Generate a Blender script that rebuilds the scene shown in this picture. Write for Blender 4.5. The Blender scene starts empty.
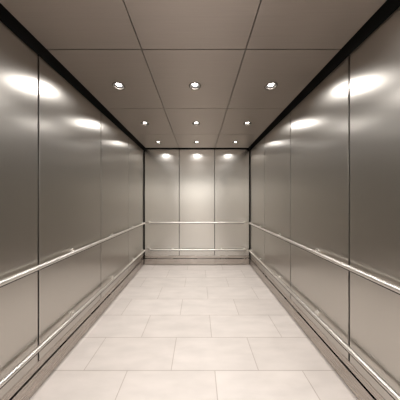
import bpy, bmesh, math
from mathutils import Vector, Matrix

C = bpy.context.scene.collection
S = bpy.context.scene
PI = math.pi

# ------------------------------------------------------------------ dimensions (metres)
# x across the car, y = depth away from the camera (camera at y 0), z up
HW = 1.09            # half width between the steel faces
Y0, Y1 = -0.35, 3.65  # front and back wall faces
MOD = 0.80           # panel module along the depth
ZC = 2.383           # underside of ceiling panels
ZT = 2.343           # top of side wall panels
EYE = 1.323
REC = 0.028          # black backing behind panel faces
ROWS = [3.25, 2.45, 1.65, 0.85, 0.05]
LX = [-0.705, 0.0, 0.705]

# ------------------------------------------------------------------ materials
def mat(name, color, rough=0.5, metal=0.0, **kw):
    m = bpy.data.materials.new(name); m.use_nodes = True
    b = m.node_tree.nodes['Principled BSDF']
    b.inputs['Base Color'].default_value = (*color, 1)
    b.inputs['Roughness'].default_value = rough
    b.inputs['Metallic'].default_value = metal
    for k, v in kw.items():
        b.inputs[k.replace('_', ' ')].default_value = v
    return m

def brushed(name, color, rough, aniso, tangent=(0, 0, 1), grain=(260, 260, 3), var=0.05, blot=0.06, arot=0.0, shade=0.08):
    m = mat(name, color, rough, 1.0)
    nt = m.node_tree; N = nt.nodes; L = nt.links
    b = N['Principled BSDF']
    b.inputs['Anisotropic'].default_value = aniso
    b.inputs['Anisotropic Rotation'].default_value = arot
    t = N.new('ShaderNodeCombineXYZ')
    for i in range(3): t.inputs[i].default_value = tangent[i]
    L.new(t.outputs[0], b.inputs['Tangent'])
    g = N.new('ShaderNodeNewGeometry')
    mp = N.new('ShaderNodeMapping'); mp.inputs['Scale'].default_value = grain
    L.new(g.outputs['Position'], mp.inputs['Vector'])
    n = N.new('ShaderNodeTexNoise'); n.inputs['Scale'].default_value = 1.0; n.inputs['Detail'].default_value = 3
    L.new(mp.outputs[0], n.inputs['Vector'])
    # soft handling smears
    n2 = N.new('ShaderNodeTexNoise'); n2.inputs['Scale'].default_value = 2.2; n2.inputs['Detail'].default_value = 2
    L.new(g.outputs['Position'], n2.inputs['Vector'])
    r = N.new('ShaderNodeMapRange'); r.inputs['To Min'].default_value = rough - var; r.inputs['To Max'].default_value = rough + var
    L.new(n.outputs[0], r.inputs['Value'])
    r2 = N.new('ShaderNodeMapRange'); r2.inputs['To Min'].default_value = -blot; r2.inputs['To Max'].default_value = blot
    L.new(n2.outputs[0], r2.inputs['Value'])
    ad = N.new('ShaderNodeMath'); L.new(r.outputs[0], ad.inputs[0]); L.new(r2.outputs[0], ad.inputs[1])
    L.new(ad.outputs[0], b.inputs['Roughness'])
    mx = N.new('ShaderNodeMapRange'); mx.inputs['To Min'].default_value = 1 - shade; mx.inputs['To Max'].default_value = 1 + shade
    L.new(n.outputs[0], mx.inputs['Value'])
    vm = N.new('ShaderNodeVectorMath'); vm.operation = 'SCALE'; vm.inputs[0].default_value = color
    L.new(mx.outputs[0], vm.inputs['Scale']); L.new(vm.outputs[0], b.inputs['Base Color'])
    return m

STEEL = (0.515, 0.493, 0.46)
M_wall = brushed('brushed_steel_wall', STEEL, 0.28, 0.5, (0, 0, 1), arot=0.25, var=0.0, blot=0.004, shade=0.015)
M_back = brushed('brushed_steel_back', (0.565, 0.555, 0.525), 0.27, 0.3, (0, 0, 1), grain=(30, 30, .6), arot=0.25, var=0.0, blot=0.0, shade=0.01)
M_ceil = brushed('satin_bronze_ceiling', (0.45, 0.405, 0.372), 0.38, 0.0, (1, 0, 0), (3, 200, 200))
M_kick = brushed('steel_kick', (0.46, 0.42, 0.385), 0.28, 0.3, (0, 0, 1), (3, 3, 260))
M_rail = brushed('satin_rail', (0.70, 0.67, 0.63), 0.36, 0.0, (0, 0, 1), (60, 60, 60), 0.03, 0.02)
M_black = mat('black_backing', (0.008, 0.007, 0.006), 0.7)
M_strip = mat('added_dark_line', (0.03, 0.025, 0.022), 0.5)  # tone of the dark line painted in under each rail, no real cushion
M_trim = mat('downlight_trim', (0.25, 0.225, 0.20), 0.5, 1.0)
M_baffle = mat('downlight_baffle', (0.03, 0.027, 0.025), 0.45)

def emis(name, color, s):
    m = bpy.data.materials.new(name); m.use_nodes = True
    N = m.node_tree.nodes; N.clear()
    e = N.new('ShaderNodeEmission'); e.inputs[0].default_value = (*color, 1); e.inputs[1].default_value = s
    o = N.new('ShaderNodeOutputMaterial'); m.node_tree.links.new(e.outputs[0], o.inputs[0])
    return m
WARM = (1.0, 0.965, 0.93)
M_bulb = emis('lit_bulb', WARM, 25)

def floor_mat():
    m = mat('pale_stone_tile', (0.6, 0.55, 0.5), 0.38)
    nt = m.node_tree; N = nt.nodes; L = nt.links; b = N['Principled BSDF']
    g = N.new('ShaderNodeNewGeometry')
    mp = N.new('ShaderNodeMapping'); mp.inputs['Location'].default_value = (0.18, -0.04 + 0.33, 0)
    L.new(g.outputs['Position'], mp.inputs['Vector'])
    br = N.new('ShaderNodeTexBrick')
    br.offset = 0.5; br.offset_frequency = 2; br.squash = 1
    br.inputs['Scale'].default_value = 1
    br.inputs['Brick Width'].default_value = 0.68; br.inputs['Row Height'].default_value = 0.335
    br.inputs['Mortar Size'].default_value = 0.0035; br.inputs['Mortar Smooth'].default_value = 0.3
    br.inputs['Bias'].default_value = 0
    br.inputs['Color1'].default_value = (0.63, 0.58, 0.545, 1)
    br.inputs['Color2'].default_value = (0.59, 0.54, 0.505, 1)
    br.inputs['Mortar'].default_value = (0.42, 0.365, 0.33, 1)
    L.new(mp.outputs[0], br.inputs['Vector'])
    n = N.new('ShaderNodeTexNoise'); n.inputs['Scale'].default_value = 3.5; n.inputs['Detail'].default_value = 5
    mp2 = N.new('ShaderNodeMapping'); mp2.inputs['Scale'].default_value = (1, 3.0, 1)
    L.new(g.outputs['Position'], mp2.inputs['Vector']); L.new(mp2.outputs[0], n.inputs['Vector'])
    mr = N.new('ShaderNodeMapRange'); mr.inputs['From Min'].default_value = .3; mr.inputs['From Max'].default_value = .7
    mr.inputs['To Min'].default_value = 0.93; mr.inputs['To Max'].default_value = 1.06
    L.new(n.outputs[0], mr.inputs['Value'])
    vm = N.new('ShaderNodeVectorMath'); vm.operation = 'SCALE'
    L.new(br.outputs['Color'], vm.inputs[0]); L.new(mr.outputs[0], vm.inputs['Scale'])
    L.new(vm.outputs[0], b.inputs['Base Color'])
    bp = N.new('ShaderNodeBump'); bp.inputs['Strength'].default_value = 0.4; bp.inputs['Distance'].default_value = 0.002
    iv = N.new('ShaderNodeMath'); iv.operation = 'SUBTRACT'; iv.inputs[0].default_value = 1
    L.new(br.outputs['Fac'], iv.inputs[1]); L.new(iv.outputs[0], bp.inputs['Height'])
    L.new(bp.outputs[0], b.inputs['Normal'])
    return m
M_floor = floor_mat()

# ------------------------------------------------------------------ helpers
def link(name, bm, material, parent=None, loc=(0, 0, 0), smooth=False):
    me = bpy.data.meshes.new(name)
    bmesh.ops.recalc_face_normals(bm, faces=bm.faces)
    bm.to_mesh(me); bm.free()
    me.materials.append(material)
    if smooth:
        for p in me.polygons: p.use_smooth = True
    o = bpy.data.objects.new(name, me); C.objects.link(o)
    o.location = loc
    if parent: o.parent = parent
    return o

def box(bm, x0, x1, y0, y1, z0, z1, bev=0.0):
    r = bmesh.ops.create_cube(bm, size=1)
    vs = r['verts']
    bmesh.ops.scale(bm, vec=(x1 - x0, y1 - y0, z1 - z0), verts=vs)
    bmesh.ops.translate(bm, vec=((x0 + x1) / 2, (y0 + y1) / 2, (z0 + z1) / 2), verts=vs)
    if bev:
        es = list({e for v in vs for e in v.link_edges})
        bmesh.ops.bevel(bm, geom=es, offset=bev, segments=2, affect='EDGES', profile=0.5)

def boxo(name, b, material, parent=None, bev=0.0):
    bm = bmesh.new(); box(bm, *b, bev=bev)
    return link(name, bm, material, parent)

def structure(o):
    o['kind'] = 'structure'; return o

def lathe(bm, prof, n=32, c=(0, 0, 0), closed=True):
    rings = []
    for r, z in prof:
        if r < 1e-6:
            rings.append([bm.verts.new((c[0], c[1], c[2] + z))])
        else:
            rings.append([bm.verts.new((c[0] + r * math.cos(2 * PI * k / n), c[1] + r * math.sin(2 * PI * k / n), c[2] + z)) for k in range(n)])
    pairs = list(zip(rings, rings[1:]))
    if closed: pairs.append((rings[-1], rings[0]))
    for a, b in pairs:
        for k in range(n):
            q = [a[k % len(a)], a[(k + 1) % len(a)], b[(k + 1) % len(b)], b[k % len(b)]]
            q = list(dict.fromkeys(q))
            if len(q) >= 3: bm.faces.new(q)

def tube(bm, pts, r, n=16):
    pts = [Vector(p) for p in pts]; rings = []
    up = None
    for i, p in enumerate(pts):
        d = ((pts[min(i + 1, len(pts) - 1)] - p).normalized() + (p - pts[max(i - 1, 0)]).normalized()).normalized()
        if up is None:
            up = Vector((0, 0, 1)) if abs(d.z) < 0.9 else Vector((1, 0, 0))
        u = (up - d * up.dot(d)).normalized(); w = d.cross(u); up = u
        rr = r[i] if isinstance(r, (list, tuple)) else r
        rings.append([bm.verts.new(p + (u * math.cos(2 * PI * k / n) + w * math.sin(2 * PI * k / n)) * rr) for k in range(n)])
    for a, b in zip(rings, rings[1:]):
        for k in range(n): bm.faces.new((a[k], a[(k + 1) % n], b[(k + 1) % n], b[k]))
    bm.faces.new(rings[0]); bm.faces.new(rings[-1][::-1])

# ------------------------------------------------------------------ floor
fl = structure(boxo('floor', (-HW - .10, HW + .10, Y0 - .10, Y1 + .10, -0.06, 0), M_floor))

# ------------------------------------------------------------------ walls: black backing with lift-off steel panels
GAP = 0.006
KZ = 0.128      # top of the kick strip
PZ = 0.195      # foot of the tall panels
def side_wall(name, s):
    xb = s * (HW + REC); xo = s * (HW + .10)
    w = structure(boxo(name, (min(xb, xo), max(xb, xo), Y0 - .10, Y1 + .10, 0, 2.50), M_black))
    for k in range(5):
        a = Y0 + MOD * k + (GAP if k else 0.004); b = Y0 + MOD * (k + 1) - (GAP if k < 4 else 0.024)
        boxo('wall_panel', (min(s * HW, xb), max(s * HW, xb), a, b, PZ + .0, ZT), M_wall, w, bev=0.0015)
    boxo('base_strip', (min(s * (HW + .001), xb), max(s * (HW + .001), xb), Y0, Y1 - .02, KZ + .012, PZ - .002), M_kick, w, bev=0.001)
    boxo('kick_plate', (min(s * (HW - .004), xb), max(s * (HW - .004), xb), Y0, Y1 - .012, 0.01, KZ), M_kick, w, bev=0.0015)
    return w
side_wall('wall_left', -1); side_wall('wall_right', 1)

bw = structure(boxo('wall_back', (-HW - REC, HW + REC, Y1 + REC, Y1 + .10, 0, 2.50), M_black))
T = 0.363
for a, b in ((-HW + .022, -T - .005), (-T + .005, T - .005), (T + .005, HW - .022)):
    boxo('wall_panel', (a, b, Y1, Y1 + REC, PZ, ZC - .006), M_back, bw, bev=0.0015)
boxo('base_strip', (-HW + .022, HW - .022, Y1 + .001, Y1 + REC, KZ + .012, PZ - .002), M_kick, bw, bev=0.001)
boxo('kick_plate', (-HW + .012, HW - .012, Y1 - .004, Y1 + REC, 0.01, KZ), M_kick, bw, bev=0.0015)

# front: returns and transom round the open entrance (behind the camera), and an unseen lobby added beyond it to give the back wall its glow
DW, DH = 0.80, 2.12
fw = bmesh.new()
box(fw, -HW - REC, -DW, Y0 - .10, Y0 - .02, 0, 2.5); box(fw, DW, HW + REC, Y0 - .10, Y0 - .02, 0, 2.5); box(fw, -DW, DW, Y0 - .10, Y0 - .02, DH, 2.5)
fw = structure(link('wall_front', fw, M_black))
boxo('wall_panel', (-HW + .02, -DW, Y0 - .02, Y0, 0, ZT), M_back, fw, bev=0.0015)
boxo('wall_panel', (DW, HW - .02, Y0 - .02, Y0, 0, ZT), M_back, fw, bev=0.0015)
boxo('transom_panel', (-DW, DW, Y0 - .02, Y0, DH, ZT), M_back, fw, bev=0.0015)
M_plaster = mat('lobby_plaster', (0.72, 0.69, 0.66), 0.8)
LY = -3.4
structure(boxo('floor_lobby', (-2.2, 2.2, LY, Y0 - .115, -0.06, 0), M_floor))
structure(boxo('wall_lobby_end', (-2.2, 2.2, LY - .1, LY, 0, 2.7), M_plaster))
structure(boxo('wall_lobby_left', (-2.3, -2.2, LY - .1, Y0 - .105, 0, 2.7), M_plaster))
structure(boxo('wall_lobby_right', (2.2, 2.3, LY - .1, Y0 - .105, 0, 2.7), M_plaster))
structure(boxo('ceiling_lobby', (-2.3, 2.3, LY - .1, Y0 - .105, 2.7, 2.75), M_plaster))
la = bpy.data.lights.new('unseen_lobby_glow', 'AREA'); la.shape = 'RECTANGLE'; la.size = 3.0; la.size_y = 0.6; la.energy = 135; la.color = (1.0, .985, .965)
lo = bpy.data.objects.new('unseen_lobby_glow', la); C.objects.link(lo); lo.location = (0, -2.6, 2.68)  # added lamp out of view, makes the glow reflected in the back wall

# ------------------------------------------------------------------ ceiling
ce = structure(boxo('ceiling', (-HW - .10, HW + .10, Y0 - .10, Y1 + .10, 2.50, 2.56), M_black))
def holed_panel(x0, x1, y0, y1, z0, z1, cx, cy, r, parent):
    bm = bmesh.new()
    ang = [2 * PI * k / 32 for k in range(32)]
    for qx in (x0, x1):
        for qy in (y0, y1): ang.append(math.atan2(qy - cy, qx - cx) % (2 * PI))
    ang = sorted(set(round(a, 6) for a in ang))
    lay = []
    for z in (z0, z1):
        inn, out = [], []
        for a in ang:
            c, s = math.cos(a), math.sin(a)
            tx = ((x1 - cx) / c if c > 0 else (x0 - cx) / c) if abs(c) > 1e-9 else 1e9
            ty = ((y1 - cy) / s if s > 0 else (y0 - cy) / s) if abs(s) > 1e-9 else 1e9
            t = min(tx, ty)
            inn.append(bm.verts.new((cx + r * c, cy + r * s, z))); out.append(bm.verts.new((cx + t * c, cy + t * s, z)))
        lay.append((inn, out))
    n = len(ang); (i0, o0), (i1, o1) = lay
    for k in range(n):
        j = (k + 1) % n
        bm.faces.new((i0[k], i0[j], o0[j], o0[k])); bm.faces.new((i1[k], o1[k], o1[j], i1[j]))
        bm.faces.new((i0[k], i1[k], i1[j], i0[j])); bm.faces.new((o0[k], o0[j], o1[j], o1[k]))
    return link('ceiling_panel', bm, M_ceil, parent)
xs = [(-1.03, -.365 - .003), (-.365 + .003, .365 - .003), (.365 + .003, 1.03)]
ys = []
for k in range(5):
    ys.append((Y0 + MOD * k + (.003 if k else .03), Y0 + MOD * (k + 1) - (.003 if k < 4 else .07)))
for (y0, y1), cy in zip(ys, ROWS[::-1]):
    for (x0, x1), cx in zip(xs, LX):
        holed_panel(x0, x1, y0, y1, ZC, ZC + .022, cx, cy, 0.046, ce)

# ------------------------------------------------------------------ downlights
rowname = ['the row closest to the back wall', 'the second row from the back wall', 'the third row, largest in view',
           'the fourth row, above the view', 'the last row, over the doors']
colname = ['left', 'centre', 'right']
def make_downlight():
    root = bpy.data.objects.new('downlight', None); C.objects.link(root)
    bm = bmesh.new(); lathe(bm, [(.0435, .004), (.0435, -.002), (.047, -.0045), (.055, -.0035), (.058, 0.0), (.046, 0.0), (.046, .004)])
    link('trim_ring', bm, M_trim, root, smooth=True)
    bm = bmesh.new(); lathe(bm, [(.0435, .003), (.036, .030), (.034, .055), (0, .055), (0, .058), (.038, .058), (.0455, .022), (.0455, .003)], closed=True)
    link('baffle', bm, M_baffle, root, smooth=True)
    bm = bmesh.new(); lathe(bm, [(0, .006), (.010, .0065), (.017, .009), (.022, .014), (.0235, .022), (.020, .036), (.012, .0545), (0, .0545)], closed=False)
    link('bulb', bm, M_bulb, root, smooth=True)
    return root
proto = make_downlight()
LPOW = 3.6
for i, y in enumerate(ROWS):
    for j, x in enumerate(LX):
        if i == 0 and j == 0: o = proto
        else:
            o = proto.copy(); C.objects.link(o)
            for ch in list(proto.children):
                c = ch.copy(); C.objects.link(c); c.parent = o
        o.location = (x, y, ZC)
        o['label'] = 'recessed downlight, %s one of %s' % (colname[j], rowname[i])
        o['category'] = 'ceiling light'; o['group'] = 'recessed downlights in the ceiling'
        la = bpy.data.lights.new('downlight_lamp', 'AREA'); la.shape = 'DISK'; la.size = 0.04; la.energy = LPOW; la.color = WARM
        la.spread = math.radians(151)
        lo = bpy.data.objects.new('downlight_lamp', la); C.objects.link(lo); lo.location = (x, y, ZC + .003)

# ------------------------------------------------------------------ handrails
RR = 0.0165; OFF = 0.048
def handrail(a, b, axis, wallpos, sgn, z, brk, label, ang=67):
    """a..b = range along the axis; the bar stands OFF from wallpos towards sgn"""
    def P(t, o, dz=0):
        return (wallpos + sgn * o, t, z + dz) if axis == 'y' else (t, wallpos + sgn * o, z + dz)
    root = bpy.data.objects.new('handrail', None); C.objects.link(root)
    mid = P((a + b) / 2, 0); root.location = mid
    inv = Vector(mid)
    def Q(t, o, dz=0): return Vector(P(t, o, dz)) - inv
    bm = bmesh.new()
    pts = [Q(a, .004)]
    R = .03
    for k in range(7):
        th = PI / 2 * k / 6
        pts.append(Q(a + R * (1 - math.cos(th)), OFF - R + R * math.sin(th)))
    for k in range(7):
        th = PI / 2 * (1 - k / 6)
        pts.append(Q(b - R * (1 - math.cos(th)), OFF - R + R * math.sin(th)))
    pts.append(Q(b, .004))
    tube(bm, pts, RR, 20)
    link('rail_bar', bm, M_rail, root, smooth=True)
    # added strip that draws the dark line under the bar, no real part
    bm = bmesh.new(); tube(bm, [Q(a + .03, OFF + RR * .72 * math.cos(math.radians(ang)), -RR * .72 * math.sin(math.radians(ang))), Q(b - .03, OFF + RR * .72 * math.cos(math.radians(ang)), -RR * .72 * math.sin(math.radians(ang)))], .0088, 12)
    us = link('underside_dark_line', bm, M_strip, root, smooth=True); us['label'] = 'added strip drawing the dark line along the underside of the bar'
    nx = Vector(Q(0, 1)) - Vector(Q(0, 0))
    def flange(t, dz, r):
        bm = bmesh.new(); tube(bm, [Q(t, .0002, dz), Q(t, .006, dz), Q(t, .008, dz)], [r, r, r - .003], 20)
        return bm
    for t in (a, b): link('end_flange', flange(t, 0, .028), M_rail, root)
    for t in brk:
        bm = flange(t, 0, .024)
        tube(bm, [Q(t, .005), Q(t, .010), Q(t, .018), Q(t, OFF - .018), Q(t, OFF - .010)], [.015, .0115, .0105, .0105, .013], 14)
        link('bracket', bm, M_rail, root)
    root['label'] = label; root['category'] = 'handrail'; root['group'] = 'steel handrails round the car walls'
ZU, ZL = 0.872, 0.325
BY = [-.05, .11 + .01, .83 + .02, 1.58, 2.31, 3.04][1:]
for s, nm in ((-1, 'left'), (1, 'right')):
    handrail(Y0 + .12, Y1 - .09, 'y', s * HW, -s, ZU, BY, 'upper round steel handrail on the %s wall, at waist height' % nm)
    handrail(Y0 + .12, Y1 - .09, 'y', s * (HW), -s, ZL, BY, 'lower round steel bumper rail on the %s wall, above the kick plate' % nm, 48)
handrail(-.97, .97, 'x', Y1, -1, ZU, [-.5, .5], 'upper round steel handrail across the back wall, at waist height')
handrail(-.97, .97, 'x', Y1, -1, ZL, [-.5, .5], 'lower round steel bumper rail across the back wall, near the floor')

# ------------------------------------------------------------------ world, camera, view
w = bpy.data.worlds.new('World'); S.world = w; w.use_nodes = True
w.node_tree.nodes['Background'].inputs[0].default_value = (0.02, 0.02, 0.02, 1)

cd = bpy.data.cameras.new('camera'); cam = bpy.data.objects.new('camera', cd); C.objects.link(cam)
cam.location = (0.034, 0, EYE); cam.rotation_euler = (PI / 2, 0, 0)
cd.sensor_width = 36; cd.lens = 36 * 178 / 400; cd.clip_start = 0.02
cd.shift_x = 0.0035; cd.shift_y = 0.00125
S.camera = cam
S.view_settings.view_transform = 'Standard'; S.view_settings.look = 'None'
S.view_settings.exposure = 0.13; S.view_settings.gamma = 1; S.view_settings.use_curve_mapping = False
S.cycles.max_bounces = 16; S.cycles.glossy_bounces = 12; S.cycles.diffuse_bounces = 6
S.cycles.sample_clamp_indirect = 3
